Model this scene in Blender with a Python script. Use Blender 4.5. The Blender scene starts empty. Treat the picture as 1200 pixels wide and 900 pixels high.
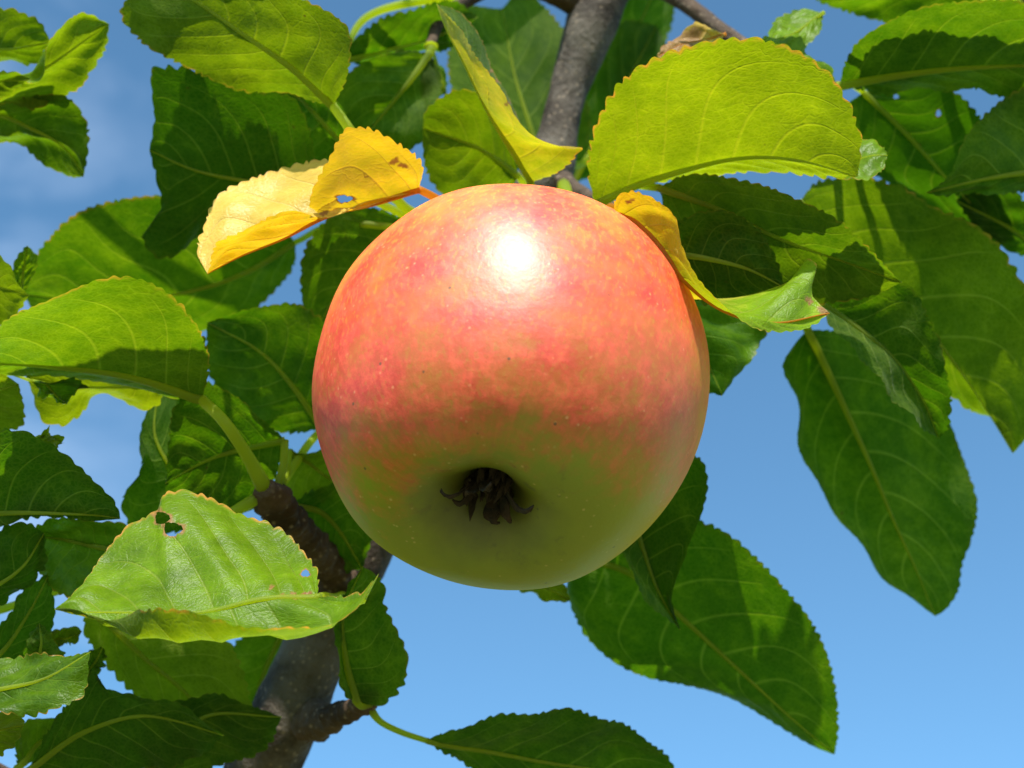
import bpy, math, random
import numpy as np
from mathutils import Vector, Matrix

# ------------------------------------------------------------------ camera, sky, sun, exposure
scene = bpy.context.scene
COL = scene.collection
PITCH = math.radians(42)
CAM = np.array([0.0, 0.0, 1.60])
FPX = 1650.0                                   # focal length in pixels of a 1200 px wide picture
RIGHT = np.array([1.0, 0, 0])
FWD = np.array([0, math.cos(PITCH), math.sin(PITCH)])
UP = np.array([0, -math.sin(PITCH), math.cos(PITCH)])
SUN_CAM = np.array([-0.02, 0.98, 0.17])       # direction to the sun: right, up, towards the viewer
SUN = SUN_CAM[0]*RIGHT + SUN_CAM[1]*UP - SUN_CAM[2]*FWD
SUN /= np.linalg.norm(SUN)
SUN_EL = math.asin(SUN[2]); SUN_AZ = math.atan2(SUN[0], SUN[1])

cd = bpy.data.cameras.new('camera'); cam = bpy.data.objects.new('camera', cd); COL.objects.link(cam)
cam.location = CAM; cam.rotation_euler = (math.pi/2 + PITCH, 0, 0)
cd.sensor_width = 36; cd.lens = 36*FPX/1200; cd.clip_start = 0.01; cd.clip_end = 6000
cd.dof.use_dof = True; cd.dof.focus_distance = 0.255; cd.dof.aperture_fstop = 20
scene.camera = cam

w = bpy.data.worlds.new('World'); scene.world = w; w.use_nodes = True
nt = w.node_tree; nt.nodes.clear()
out = nt.nodes.new('ShaderNodeOutputWorld'); bg = nt.nodes.new('ShaderNodeBackground')
sky = nt.nodes.new('ShaderNodeTexSky'); sky.sky_type = 'NISHITA'; sky.sun_disc = False
sky.sun_elevation = SUN_EL; sky.sun_rotation = SUN_AZ; sky.altitude = 300; sky.air_density = 0.85
sky.dust_density = 0.1; sky.ozone_density = 1.6
tc = nt.nodes.new('ShaderNodeTexCoord')
cn = nt.nodes.new('ShaderNodeTexNoise'); cn.inputs['Scale'].default_value = 4.0; cn.inputs['Detail'].default_value = 7
cn.inputs['Roughness'].default_value = 0.62; cn.inputs['Distortion'].default_value = 0.4
cmap = nt.nodes.new('ShaderNodeMapping'); cmap.inputs['Location'].default_value = (2.35, 0.6, 1.2); cmap.inputs['Scale'].default_value = (1, 1, 2.2)
cr = nt.nodes.new('ShaderNodeValToRGB'); cr.color_ramp.elements[0].position = 0.44; cr.color_ramp.elements[1].position = 0.75
cr.color_ramp.elements[1].color = (0.24, 0.24, 0.24, 1)
mix = nt.nodes.new('ShaderNodeMix'); mix.data_type = 'RGBA'
mix.inputs[7].default_value = (5.2, 6.0, 7.4, 1)            # thin bright cirrus
nt.links.new(tc.outputs['Generated'], cmap.inputs[0]); nt.links.new(cmap.outputs[0], cn.inputs['Vector'])
sx = nt.nodes.new('ShaderNodeSeparateXYZ'); west = nt.nodes.new('ShaderNodeMapRange'); west.interpolation_type = 'SMOOTHSTEP'
west.inputs[1].default_value = -0.18; west.inputs[2].default_value = -0.34; cm = nt.nodes.new('ShaderNodeMath'); cm.operation = 'MULTIPLY'   # the cirrus drifts in the west
nt.links.new(tc.outputs['Generated'], sx.inputs[0]); nt.links.new(sx.outputs[0], west.inputs[0])
nt.links.new(cn.outputs['Fac'], cr.inputs[0]); nt.links.new(cr.outputs[0], cm.inputs[0]); nt.links.new(west.outputs[0], cm.inputs[1]); nt.links.new(cm.outputs[0], mix.inputs[0])
tintn = nt.nodes.new('ShaderNodeMix'); tintn.data_type = 'RGBA'; tintn.blend_type = 'MULTIPLY'; tintn.inputs[0].default_value = 1
tintn.inputs[7].default_value = (0.69, 1.0, 1.0, 1)        # white balance of the clear blue
nt.links.new(sky.outputs[0], tintn.inputs[6]); nt.links.new(tintn.outputs[2], mix.inputs[6]); nt.links.new(mix.outputs[2], bg.inputs[0])
bg.inputs[1].default_value = 0.15
nt.links.new(bg.outputs[0], out.inputs[0])

sl = bpy.data.lights.new('sun', 'SUN'); sl.energy = 5.0; sl.angle = math.radians(0.53); sl.color = (1.0, 0.95, 0.86)
so = bpy.data.objects.new('sun', sl); COL.objects.link(so)
so.rotation_euler = Vector(SUN).to_track_quat('Z', 'Y').to_euler(); so.location = (0, 0, 6)

vs = scene.view_settings
vs.view_transform = 'Standard'; vs.look = 'None'; vs.gamma = 1; vs.use_curve_mapping = False
vs.exposure = 0.88

rng = np.random.default_rng(7)
random.seed(5)

# ------------------------------------------------------------------ helpers
def W(p):
    """a direction in the view and its distance in cm -> a point in the world"""
    x, y, d = p[0], p[1], p[2]/100.0
    return CAM + RIGHT*((x-600)/FPX*d) + UP*((450-y)/FPX*d) + FWD*d

def proj(P):
    V = P - CAM
    z = V @ FWD
    return 600 + (V @ RIGHT)/z*FPX, 450 - (V @ UP)/z*FPX, z

def crom(P, n):
    """centripetal-like Catmull-Rom through P, resampled to n points at even arc length"""
    P = np.asarray(P, float)
    if len(P) == 2:
        t = np.linspace(0, 1, n)[:, None]
        return P[0]*(1-t) + P[1]*t
    Q = np.vstack([2*P[0]-P[1], P, 2*P[-1]-P[-2]])
    k = 24; o = []
    for i in range(1, len(Q)-2):
        p0, p1, p2, p3 = Q[i-1], Q[i], Q[i+1], Q[i+2]
        a = 0.5
        t0 = 0.0
        t1 = t0 + max(np.linalg.norm(p1[:3]-p0[:3]), 1e-9)**a
        t2 = t1 + max(np.linalg.norm(p2[:3]-p1[:3]), 1e-9)**a
        t3 = t2 + max(np.linalg.norm(p3[:3]-p2[:3]), 1e-9)**a
        t = np.linspace(t1, t2, k, endpoint=False)[:, None]
        A1 = (t1-t)/(t1-t0)*p0 + (t-t0)/(t1-t0)*p1
        A2 = (t2-t)/(t2-t1)*p1 + (t-t1)/(t2-t1)*p2
        A3 = (t3-t)/(t3-t2)*p2 + (t-t2)/(t3-t2)*p3
        B1 = (t2-t)/(t2-t0)*A1 + (t-t0)/(t2-t0)*A2
        B2 = (t3-t)/(t3-t1)*A2 + (t-t1)/(t3-t1)*A3
        o.append((t2-t)/(t2-t1)*B1 + (t-t1)/(t2-t1)*B2)
    o.append(P[-1:])
    o = np.vstack(o)
    s = np.concatenate([[0], np.cumsum(np.linalg.norm(np.diff(o[:, :3], axis=0), axis=1))])
    q = np.linspace(0, s[-1], n)
    return np.stack([np.interp(q, s, o[:, j]) for j in range(o.shape[1])], 1)

def mesh_obj(name, verts, faces, mat, parent=None, smooth=True):
    me = bpy.data.meshes.new(name)
    me.from_pydata([tuple(v) for v in verts], [], [tuple(int(i) for i in f) for f in faces])
    if smooth:
        me.polygons.foreach_set('use_smooth', [True]*len(me.polygons))
    me.materials.append(mat); me.update()
    o = bpy.data.objects.new(name, me); COL.objects.link(o)
    if parent is not None:
        o.parent = parent
    return o

def empty(name, loc):
    o = bpy.data.objects.new(name, None); COL.objects.link(o); o.location = loc
    o.empty_display_size = 0.05
    return o

def tag(o, label=None, cat=None, group=None, kind=None):
    for k, v in (('label', label), ('category', cat), ('group', group), ('kind', kind)):
        if v: o[k] = v
    return o

def tube(name, P, rad, mat, parent, sides=10, n=24, bump=0.0, bfreq=1.0, seed=0, rings=0.0, rings_f=900.0):
    """tapered tube through world points P with radii rad (m); uneven when bump > 0"""
    C = crom(np.hstack([np.asarray(P, float), np.asarray(rad, float)[:, None]]), n)
    P, r = C[:, :3], C[:, 3]
    T = np.gradient(P, axis=0); T /= np.linalg.norm(T, axis=1)[:, None]
    N = np.cross(T[0], [0.31, 0.2, 0.93]); N /= np.linalg.norm(N)
    rg = np.random.default_rng(seed+11)
    ph = rg.uniform(0, 6.28, (6, 3)); V = []; 
    ang = np.linspace(0, 2*math.pi, sides, endpoint=False)
    L = np.concatenate([[0], np.cumsum(np.linalg.norm(np.diff(P, axis=0), axis=1))])
    for i in range(n):
        N = N - T[i]*np.dot(N, T[i]); N /= np.linalg.norm(N)
        B = np.cross(T[i], N)
        k = np.ones(sides)
        if bump:
            for j in range(6):
                f = bfreq*(60+90*j)
                k += bump/(1+0.4*j)*np.sin(L[i]*f+ph[j, 0]+2*np.sin(ang*(1+j % 3)+ph[j, 1]))*np.cos(ang*(1+j//2)+ph[j, 2])
            k += rg.normal(0, bump*0.25, sides)
            if rings: k += rings*(abs(math.sin(L[i]*rings_f+ph[0, 0]+0.5*math.sin(L[i]*500)))**6-0.3)
        V.append(P[i] + r[i]*k[:, None]*(np.cos(ang)[:, None]*N + np.sin(ang)[:, None]*B))
    V = np.vstack(V); F = []
    for i in range(n-1):
        for j in range(sides):
            a, b = i*sides+j, i*sides+(j+1) % sides
            F.append((a, b, b+sides, a+sides))
    F.append(tuple(range(sides-1, -1, -1))); F.append(tuple(range((n-1)*sides, n*sides)))
    o = mesh_obj(name, V, F, mat, parent)
    return o

class NB:
    """small node-building helper"""
    def __init__(s, name):
        s.m = bpy.data.materials.new(name); s.m.use_nodes = True; s.t = s.m.node_tree; s.t.nodes.clear()
        s.out = s.n('OutputMaterial')
    def n(s, ty): return s.t.nodes.new('ShaderNode'+ty)
    def put(s, sock, v):
        if isinstance(v, bpy.types.NodeSocket): s.t.links.new(v, sock)
        elif isinstance(v, (tuple, list)):
            sock.default_value = tuple(v)+(1,) if len(v) == 3 and len(sock.default_value) == 4 else v
        else: sock.default_value = v
    def math(s, op, a, b=0.0, c=0.0):
        q = s.n('Math'); q.operation = op
        s.put(q.inputs[0], a); s.put(q.inputs[1], b); s.put(q.inputs[2], c)
        return q.outputs[0]
    def mix(s, f, a, b, mode='MIX'):
        q = s.n('Mix'); q.data_type = 'RGBA'; q.blend_type = mode; q.clamp_factor = True
        s.put(q.inputs[0], f); s.put(q.inputs[6], a); s.put(q.inputs[7], b)
        return q.outputs[2]
    def mixf(s, f, a, b):
        q = s.n('Mix'); q.data_type = 'FLOAT'
        s.put(q.inputs[0], f); s.put(q.inputs[2], a); s.put(q.inputs[3], b)
        return q.outputs[0]
    def step(s, v, a, b):
        q = s.n('MapRange'); q.interpolation_type = 'SMOOTHSTEP'; q.clamp = True
        s.put(q.inputs[0], v); q.inputs[1].default_value = a; q.inputs[2].default_value = b
        q.inputs[3].default_value = 0; q.inputs[4].default_value = 1
        return q.outputs[0]
    def ramp(s, v, stops):
        q = s.n('ValToRGB'); e = q.color_ramp.elements
        while len(e) < len(stops): e.new(0.5)
        for i, (p, c) in enumerate(stops): e[i].position = p; e[i].color = tuple(c)+(1,)
        s.put(q.inputs[0], v); return q.outputs[0]
    def noise(s, vec, scale, detail=3, rough=0.5, dist=0.0):
        q = s.n('TexNoise'); q.inputs['Scale'].default_value = scale; q.inputs['Detail'].default_value = detail
        q.inputs['Roughness'].default_value = rough; q.inputs['Distortion'].default_value = dist
        s.put(q.inputs['Vector'], vec); return q.outputs['Fac']
    def voro(s, vec, scale, feature='DISTANCE_TO_EDGE', rnd=1.0):
        q = s.n('TexVoronoi'); q.feature = feature; q.inputs['Scale'].default_value = scale
        q.inputs['Randomness'].default_value = rnd
        s.put(q.inputs['Vector'], vec); return q.outputs['Distance']
    def attr(s, name):
        q = s.n('Attribute'); q.attribute_name = name; return q.outputs['Vector']
    def sep(s, v):
        q = s.n('SeparateXYZ'); s.put(q.inputs[0], v); return q.outputs
    def comb(s, x, y, z):
        q = s.n('CombineXYZ'); s.put(q.inputs[0], x); s.put(q.inputs[1], y); s.put(q.inputs[2], z); return q.outputs[0]
    def bump(s, h, dist, strength=1.0, normal=None):
        q = s.n('Bump'); q.inputs['Strength'].default_value = strength; q.inputs['Distance'].default_value = dist
        s.put(q.inputs['Height'], h)
        if normal is not None: s.put(q.inputs['Normal'], normal)
        return q.outputs[0]
    def pbsdf(s, **k):
        q = s.n('BsdfPrincipled')
        for a, v in k.items(): s.put(q.inputs[a.replace('_', ' ')], v)
        return q
    def done(s, shader):
        s.t.links.new(shader, s.out.inputs[0]); return s.m

# ------------------------------------------------------------------ materials
def make_leaf_material():
    b = NB('leaf_blade')
    lc = b.sep(b.attr('leafco')); u, sv, vp = lc[0], lc[1], lc[2]
    flat = b.attr('flatco')
    ax = b.sep(b.attr('aux')); dmg, rim, tint = ax[0], ax[1], ax[2]
    geo = b.n('NewGeometry'); back = geo.outputs['Backfacing']
    a = b.math('ABSOLUTE', sv)
    # side veins: the phase is stored on the mesh, each vein lies on a whole number
    ph = b.math('ADD', vp, b.math('MULTIPLY', b.math('GREATER_THAN', sv, 0.0), 0.47))
    dist = b.math('ABSOLUTE', b.math('SUBTRACT', b.math('FRACT', b.math('ADD', ph, 0.5)), 0.5))
    wid = b.math('SUBTRACT', 0.075, b.math('MULTIPLY', a, 0.050))
    v1 = b.math('SUBTRACT', 1.0, b.math('MINIMUM', b.math('DIVIDE', dist, wid), 1.0))
    v1 = b.math('MULTIPLY', b.step(v1, 0.0, 0.9), b.math('SUBTRACT', 1.0, b.step(a, 0.72, 0.98)))
    # branching net of small veins
    warp = b.n('VectorMath'); warp.operation = 'ADD'
    nz = b.n('TexNoise'); nz.inputs['Scale'].default_value = 2.2; nz.inputs['Detail'].default_value = 2
    b.put(nz.inputs['Vector'], flat); b.put(warp.inputs[0], flat)
    sc = b.n('VectorMath'); sc.operation = 'SCALE'; b.put(sc.inputs[0], nz.outputs['Color']); sc.inputs['Scale'].default_value = 0.22
    b.put(warp.inputs[1], sc.outputs[0]); fw = warp.outputs[0]
    e2 = b.voro(fw, 3.1); v2 = b.math('SUBTRACT', 1.0, b.step(e2, 0.0, 0.075))
    e3 = b.voro(fw, 11.5); v3 = b.math('SUBTRACT', 1.0, b.step(e3, 0.0, 0.20))
    v2 = b.math('MULTIPLY', v2, b.math('MULTIPLY', b.step(b.noise(flat, 2.0, 2), 0.3, 0.7), 0.5)); v3 = b.math('MULTIPLY', v3, 0.34)
    vein = b.math('MAXIMUM', v1, b.math('MAXIMUM', v2, v3))
    big = b.noise(flat, 0.9, 3, 0.55); mid = b.noise(flat, 4.0, 4, 0.6); fine = b.noise(flat, 22.0, 3, 0.6)
    rnd = b.n('ObjectInfo').outputs['Random']
    var = b.math('ADD', b.math('MULTIPLY', big, 0.6), b.math('ADD', b.math('MULTIPLY', mid, 0.35), b.math('MULTIPLY', rnd, 0.30)))
    var = b.math('ADD', var, 0.38)
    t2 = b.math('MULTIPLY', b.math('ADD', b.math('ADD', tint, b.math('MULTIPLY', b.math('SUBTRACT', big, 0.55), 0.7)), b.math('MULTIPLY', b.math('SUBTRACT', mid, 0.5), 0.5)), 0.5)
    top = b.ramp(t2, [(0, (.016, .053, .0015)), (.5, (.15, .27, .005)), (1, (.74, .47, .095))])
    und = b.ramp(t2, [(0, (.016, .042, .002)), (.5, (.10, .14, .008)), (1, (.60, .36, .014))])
    tra = b.ramp(t2, [(0, (.068, .205, .0005)), (.5, (.30, .385, .0015)), (1, (.72, .45, .006))])
    vtop = b.ramp(t2, [(0, (.06, .125, .015)), (.5, (.20, .27, .03)), (1, (.78, .54, .15))])
    vund = b.ramp(t2, [(0, (.095, .140, .022)), (.5, (.19, .22, .03)), (1, (.62, .36, .04))])
    vtra = b.ramp(t2, [(0, (.13, .30, .004)), (.5, (.46, .52, .008)), (1, (.80, .46, .03))])
    vtra1 = b.ramp(t2, [(0, (.17, .31, .005)), (.5, (.38, .44, .004)), (1, (.66, .34, .01))])
    rc = b.mix(back, b.mix(vein, top, vtop), b.mix(vein, und, vund))
    tcol = b.mix(v1, b.mix(b.math('MULTIPLY', vein, 0.8), tra, vtra), vtra1)
    def scale(c, f):
        q = b.n('VectorMath'); q.operation = 'SCALE'; b.put(q.inputs[0], c); b.put(q.inputs['Scale'], f); return q.outputs[0]
    rc = scale(rc, var); tcol = scale(tcol, var)
    # old, brown and dry places; coloured tooth edge
    d0 = b.math('ADD', dmg, b.math('MULTIPLY', b.math('SUBTRACT', mid, 0.5), 0.5))
    dm = b.math('MULTIPLY', b.step(d0, 0.30, 0.72), b.step(dmg, 0.02, 0.2))
    brown = b.mix(fine, (.22, .10, .03), (.42, .25, .10))
    rc = b.mix(dm, rc, brown); tcol = b.mix(dm, tcol, (.16, .06, .01))
    sk = b.voro(fw, 1.5, 'F1'); sk = b.math('MULTIPLY', b.step(b.math('ADD', sk, b.math('MULTIPLY', b.math('SUBTRACT', fine, 0.5), 0.05)), 0.060, 0.030), b.step(mid, 0.50, 0.62))
    rc = b.mix(b.math('MULTIPLY', sk, 0.75), rc, (.07, .045, .015)); tcol = b.mix(b.math('MULTIPLY', sk, 0.75), tcol, (.06, .04, .004))
    re = b.math('MULTIPLY', b.math('MULTIPLY', b.step(a, 0.955, 0.995), rim), b.step(b.noise(flat, 5.5, 3, 0.6), 0.38, 0.66))
    rc = b.mix(re, rc, (.50, .24, .05)); tcol = b.mix(re, tcol, (.80, .34, .03))
    h = b.math('ADD', b.math('MULTIPLY', v1, -0.45), b.math('ADD', b.math('MULTIPLY', v2, -0.5), b.math('MULTIPLY', v3, -0.35)))
    h = b.math('ADD', h, b.math('ADD', b.math('MULTIPLY', fine, 0.35), b.math('MULTIPLY', mid, 0.6)))
    nrm = b.bump(h, 0.00023, 0.9)
    fuzz = b.math('MULTIPLY', b.math('ADD', b.math('MULTIPLY', back, 0.26), 0.0), b.step(b.noise(flat, 30, 2), 0.35, 0.7))
    p = b.pbsdf(Base_Color=rc, Roughness=b.mixf(back, 0.36, 0.62), Specular_IOR_Level=b.mixf(back, 0.17, 0.10), Normal=nrm,
                Sheen_Weight=fuzz, Sheen_Roughness=0.45, Sheen_Tint=(.9, 1, .8))
    tr = b.n('BsdfTranslucent'); b.put(tr.inputs[0], tcol); b.put(tr.inputs['Normal'], nrm)
    ms = b.n('MixShader'); ms.inputs[0].default_value = 0.46
    b.t.links.new(p.outputs[0], ms.inputs[1]); b.t.links.new(tr.outputs[0], ms.inputs[2])
    return b.done(ms.outputs[0])

def make_rib_material(name, c0, c1, ct):
    b = NB(name)
    tcn = b.n('TexCoord').outputs['Object']
    n1 = b.noise(tcn, 400, 3); n2 = b.noise(tcn, 2500, 2)
    c = b.mix(n1, c0, c1)
    p = b.pbsdf(Base_Color=c, Roughness=0.55, Specular_IOR_Level=0.25, Normal=b.bump(n2, 0.0001, 0.5))
    tr = b.n('BsdfTranslucent'); b.put(tr.inputs[0], b.mix(0.85, c, ct))
    ms = b.n('MixShader'); ms.inputs[0].default_value = 0.68
    b.t.links.new(p.outputs[0], ms.inputs[1]); b.t.links.new(tr.outputs[0], ms.inputs[2])
    return b.done(ms.outputs[0])

def make_bark_material(name, dark, light, lichen, amt):
    b = NB(name)
    tcn = b.n('TexCoord').outputs['Object']
    n1 = b.noise(tcn, 90, 6, 0.6, 0.5); n2 = b.noise(tcn, 700, 4, 0.65); n3 = b.noise(tcn, 45, 5, 0.6)
    v = b.voro(tcn, 520, 'F1')
    c = b.mix(b.step(n1, 0.3, 0.7), dark, light)
    c = b.mix(b.math('MULTIPLY', b.step(b.math('ADD', n3, b.math('MULTIPLY', n2, 0.25)), 0.55, 0.78), amt), c, lichen)
    c = b.mix(b.math('MULTIPLY', b.step(v, 0.32, 0.10), 0.5), c, (.26, .20, .14))
    h = b.math('ADD', n2, b.math('MULTIPLY', n1, 1.5))
    p = b.pbsdf(Base_Color=c, Roughness=0.82, Specular_IOR_Level=0.25, Normal=b.bump(h, 0.0009, 0.9))
    return b.done(p.outputs[0])

AR = 0.0375                                   # apple radius
def make_apple_material():
    b = NB('apple_skin')
    oc = b.n('TexCoord').outputs['Object']; x, y, z = b.sep(oc)
    zz = b.math('DIVIDE', z, AR)
    rr = b.math('SQRT', b.math('ADD', b.math('MULTIPLY', x, x), b.math('ADD', b.math('MULTIPLY', y, y), 1e-9)))
    dx, dy = b.math('DIVIDE', x, rr), b.math('DIVIDE', y, rr)
    pol = b.comb(dx, dy, b.math('MULTIPLY', zz, 0.30))
    st1 = b.noise(pol, 9, 5, 0.6); st2 = b.noise(pol, 30, 4, 0.6)
    n0 = b.noise(oc, 28, 3, 0.5); n1 = b.noise(oc, 95, 4, 0.6); n2 = b.noise(oc, 320, 4, 0.65); n3 = b.noise(oc, 1100, 3, 0.6)
    # blush: strong on the upper part that faces out of the tree (-y), weaker on the flanks
    face = b.math('SUBTRACT', b.math('MULTIPLY', dy, -0.93), b.math('MULTIPLY', dx, 0.36))
    nrmv = b.n('VectorMath'); nrmv.operation = 'NORMALIZE'; b.put(nrmv.inputs[0], oc)
    dotv = b.n('VectorMath'); dotv.operation = 'DOT_PRODUCT'; b.put(dotv.inputs[0], nrmv.outputs[0]); dotv.inputs[1].default_value = (-.11, -.54, .835)   # the side the sun has reddened
    hgt = b.math('ADD', dotv.outputs['Value'], b.math('MULTIPLY', b.math('SUBTRACT', st1, 0.5), 0.12))
    hgt = b.math('ADD', hgt, b.math('MULTIPLY', b.math('SUBTRACT', n0, 0.5), 0.42))
    hgt = b.math('ADD', hgt, b.math('MULTIPLY', b.math('SUBTRACT', n1, 0.5), 0.22))
    hgt = b.math('ADD', hgt, b.math('MULTIPLY', b.math('SUBTRACT', n2, 0.5), 0.30))
    blush = b.step(hgt, -0.70, -0.34)
    side = b.step(b.math('ADD', face, b.math('MULTIPLY', b.math('SUBTRACT', n0, 0.5), 0.8)), -0.55, 0.45)
    blush = b.math('MULTIPLY', blush, b.math('ADD', 0.48, b.math('MULTIPLY', side, 0.52)))
    mott = b.math('ADD', b.math('MULTIPLY', n1, 0.5), b.math('ADD', b.math('MULTIPLY', n2, 0.4), b.math('ADD', b.math('MULTIPLY', st2, 0.15), b.math('MULTIPLY', n0, 0.2))))
    blush = b.math('MULTIPLY', blush, b.math('ADD', 0.60, b.math('MULTIPLY', b.step(mott, 0.44, 0.74), 0.42)))
    fleck = b.step(b.noise(b.comb(b.math('MULTIPLY', x, 1.0), b.math('MULTIPLY', y, 1.0), b.math('MULTIPLY', z, 0.55)), 1150, 3, 0.55), 0.50, 0.70)
    blush = b.math('MULTIPLY', blush, b.math('SUBTRACT', 1.0, b.math('MULTIPLY', fleck, 0.25)))
    ground = b.ramp(b.math('ADD', b.math('MULTIPLY', zz, 0.5), 0.5), [(0.0, (.14, .200, .001)), (.10, (.22, .240, .002)), (.28, (.44, .28, .004)), (.55, (.60, .36, .025)), (1, (.76, .50, .10))])
    red = b.mix(b.step(b.math('ADD', b.math('MULTIPLY', n2, .8), b.math('MULTIPLY', st2, .3)), .42, .72), (.55, .018, .016), (.72, .092, .038))
    c = b.mix(blush, ground, red)
    # small pale lenticels, fewer dark specks, soot and painted-in shade in the hollow round the calyx
    len1 = b.voro(oc, 520, 'F1')
    ld = b.math('MULTIPLY', b.step(len1, 0.20, 0.06), b.step(n1, 0.45, 0.62))
    c = b.mix(b.math('MULTIPLY', ld, 0.30), c, (.82, .56, .26))
    sp = b.math('MULTIPLY', b.step(b.voro(oc, 190, 'F1'), 0.07, 0.035), b.step(zz, 0.2, -0.4))
    c = b.mix(b.math('MULTIPLY', sp, 0.75), c, (.05, .045, .012))
    basin = b.math('MULTIPLY', b.step(b.math('ADD', b.math('DIVIDE', rr, AR), b.math('MULTIPLY', b.math('SUBTRACT', n1, 0.5), 0.30)), 0.46, 0.10), b.step(zz, -0.4, -0.6))
    c = b.mix(b.math('MULTIPLY', basin, 0.80), c, (.040, .046, .006))
    soot = b.math('MULTIPLY', b.step(b.math('ADD', b.math('DIVIDE', rr, AR), b.math('MULTIPLY', b.math('SUBTRACT', n0, 0.5), 0.5)), 0.62, 0.18), b.step(n2, 0.56, 0.70))
    c = b.mix(b.math('MULTIPLY', b.math('MULTIPLY', soot, 0.5), b.step(zz, -0.3, -0.5)), c, (.05, .05, .012))
    bm = b.bump(b.math('ADD', b.math('MULTIPLY', n2, 0.6), b.math('ADD', b.math('MULTIPLY', n3, 0.3), b.math('MULTIPLY', n1, 1.6))), 0.00030, 0.42)
    rough = b.math('ADD', 0.49, b.math('MULTIPLY', b.math('SUBTRACT', n2, 0.5), 0.12))
    p = b.pbsdf(Base_Color=c, Roughness=rough, Specular_IOR_Level=0.0, Normal=bm, Subsurface_Weight=0.40, Subsurface_Radius=(1.0, .40, .12), Subsurface_Scale=0.006)
    gl = b.n('BsdfGlossy'); b.put(gl.inputs['Roughness'], rough); b.put(gl.inputs['Normal'], bm); gl.inputs['Color'].default_value = (1, 1, 1, 1)
    ms = b.n('MixShader'); ms.inputs[0].default_value = 0.062
    b.t.links.new(p.outputs[0], ms.inputs[1]); b.t.links.new(gl.outputs[0], ms.inputs[2])
    return b.done(ms.outputs[0])

def make_plain(name, c0, c1, scale, rough=0.8, bd=0.0005):
    b = NB(name); oc = b.n('TexCoord').outputs['Object']
    n = b.noise(oc, scale, 5, 0.6)
    p = b.pbsdf(Base_Color=b.mix(b.step(n, .3, .7), c0, c1), Roughness=rough, Normal=b.bump(b.noise(oc, scale*3, 4, .6), bd, 0.8))
    return b.done(p.outputs[0])

M_LEAF = make_leaf_material()
M_RIB = make_rib_material('leaf_rib', (.17, .25, .035), (.23, .29, .045), (.82, .90, .05))
M_RIBY = make_rib_material('leaf_rib_yellow', (.50, .27, .04), (.46, .20, .03), (.9, .5, .03))
M_BARK = make_bark_material('bark_grey', (.020, .014, .009), (.058, .043, .030), (.19, .17, .14), 0.40)
M_SPUR = make_bark_material('bark_spur', (.024, .015, .009), (.075, .046, .027), (.16, .12, .09), 0.30)
M_APPLE = make_apple_material()
M_STEM = make_plain('fruit_stem', (.14, .10, .03), (.20, .17, .05), 300, 0.6, 0.0003)
M_CALYX = make_plain('dried_calyx', (.012, .008, .005), (.045, .026, .014), 500, 0.9, 0.0006)
M_SEPAL = make_plain('dried_sepal', (.006, .004, .003), (.040, .019, .008), 350, 0.85, 0.0005)
M_GRASS = make_plain('meadow_grass', (.11, .13, .028), (.24, .20, .075), 3.0, 0.95, 0.05)

# ------------------------------------------------------------------ ground and tree frame
gs = 3000.0
g = mesh_obj('ground', [(-gs, -gs, 0), (gs, -gs, 0), (gs, gs, 0), (-gs, gs, 0)], [(0, 1, 2, 3)], M_GRASS, None, False)
tag(g, kind='structure')

def mpx(r, d): return r*d/100.0/FPX          # pixel radius at distance d (cm) -> metres

TREE_BASE = np.array([-0.32, 0.62, 0.0])
tree = empty('apple_tree', TREE_BASE)
tag(tree, 'leafy apple tree with green and a few yellowing leaves on grey brown boughs', 'tree')
bpy.context.view_layer.update()

def tpart(o, label=None):
    """parent to the tree keeping world coordinates"""
    o.parent = tree; o.matrix_parent_inverse = Matrix.Translation(-Vector(TREE_BASE))
    if label: o['label'] = label
    return o

def limb(name, pts, mat, n, sides, bump, bfreq=1.0, seed=0, label=None, rings=0.0):
    P = [W(p) for p in pts]; R = [mpx(p[3], p[2]) for p in pts]
    return tpart(tube(name, P, R, mat, None, sides, n, bump, bfreq, seed, rings), label)

BR = [(770, -420, 40, 22), (750, -220, 38.5, 27), (722, -60, 37, 31), (692, 30, 36, 30), (670, 95, 35.6, 24), (655, 150, 35, 23), (645, 190, 34.7, 30), (628, 230, 34.5, 31),
      (590, 310, 34.3, 27), (540, 420, 34, 28), (470, 560, 33.3, 29), (432, 635, 32.8, 31), (392, 715, 32.3, 36),
      (352, 800, 32, 41), (326, 860, 32, 44), (285, 960, 33, 48), (220, 1150, 37, 56)]
limb('branch', BR, M_BARK, 230, 30, 0.045, 1.2, 1)
# trunk below the picture, down to the grass
e = W((232, 1110, 36.3))
tpart(tube('trunk', [TREE_BASE+np.array([0, 0, -.02]), TREE_BASE+np.array([.02, -.02, .35]), TREE_BASE+np.array([.06, -.10, .85]), e*0.35+(TREE_BASE+np.array([.06, -.10, .85]))*0.65, e],
     [.075, .058, .045, .032, .0125], M_BARK, None, 28, 120, 0.05, 0.25, 3))
limb('twig', [(405, 700, 32.3, 25), (382, 662, 31.2, 19), (352, 622, 30.2, 18), (330, 597, 29.5, 20), (318, 582, 29.1, 20), (309, 572, 28.8, 11)], M_SPUR, 150, 26, 0.11, 3.0, 4, rings=0.16)
limb('twig', [(345, 846, 32, 30), (385, 842, 30.6, 15), (415, 831, 29.8, 13), (432, 821, 29.3, 12), (440, 812, 29.1, 7)], M_SPUR, 120, 24, 0.12, 3.0, 5, rings=0.16)
limb('twig', [(642, 205, 34.7, 22), (672, 224, 34.0, 13), (720, 245, 33.3, 8), (790, 255, 33, 8), (870, 290, 33, 7), (945, 352, 33, 5)], M_SPUR, 60, 12, 0.05, 2.0, 6)
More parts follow.
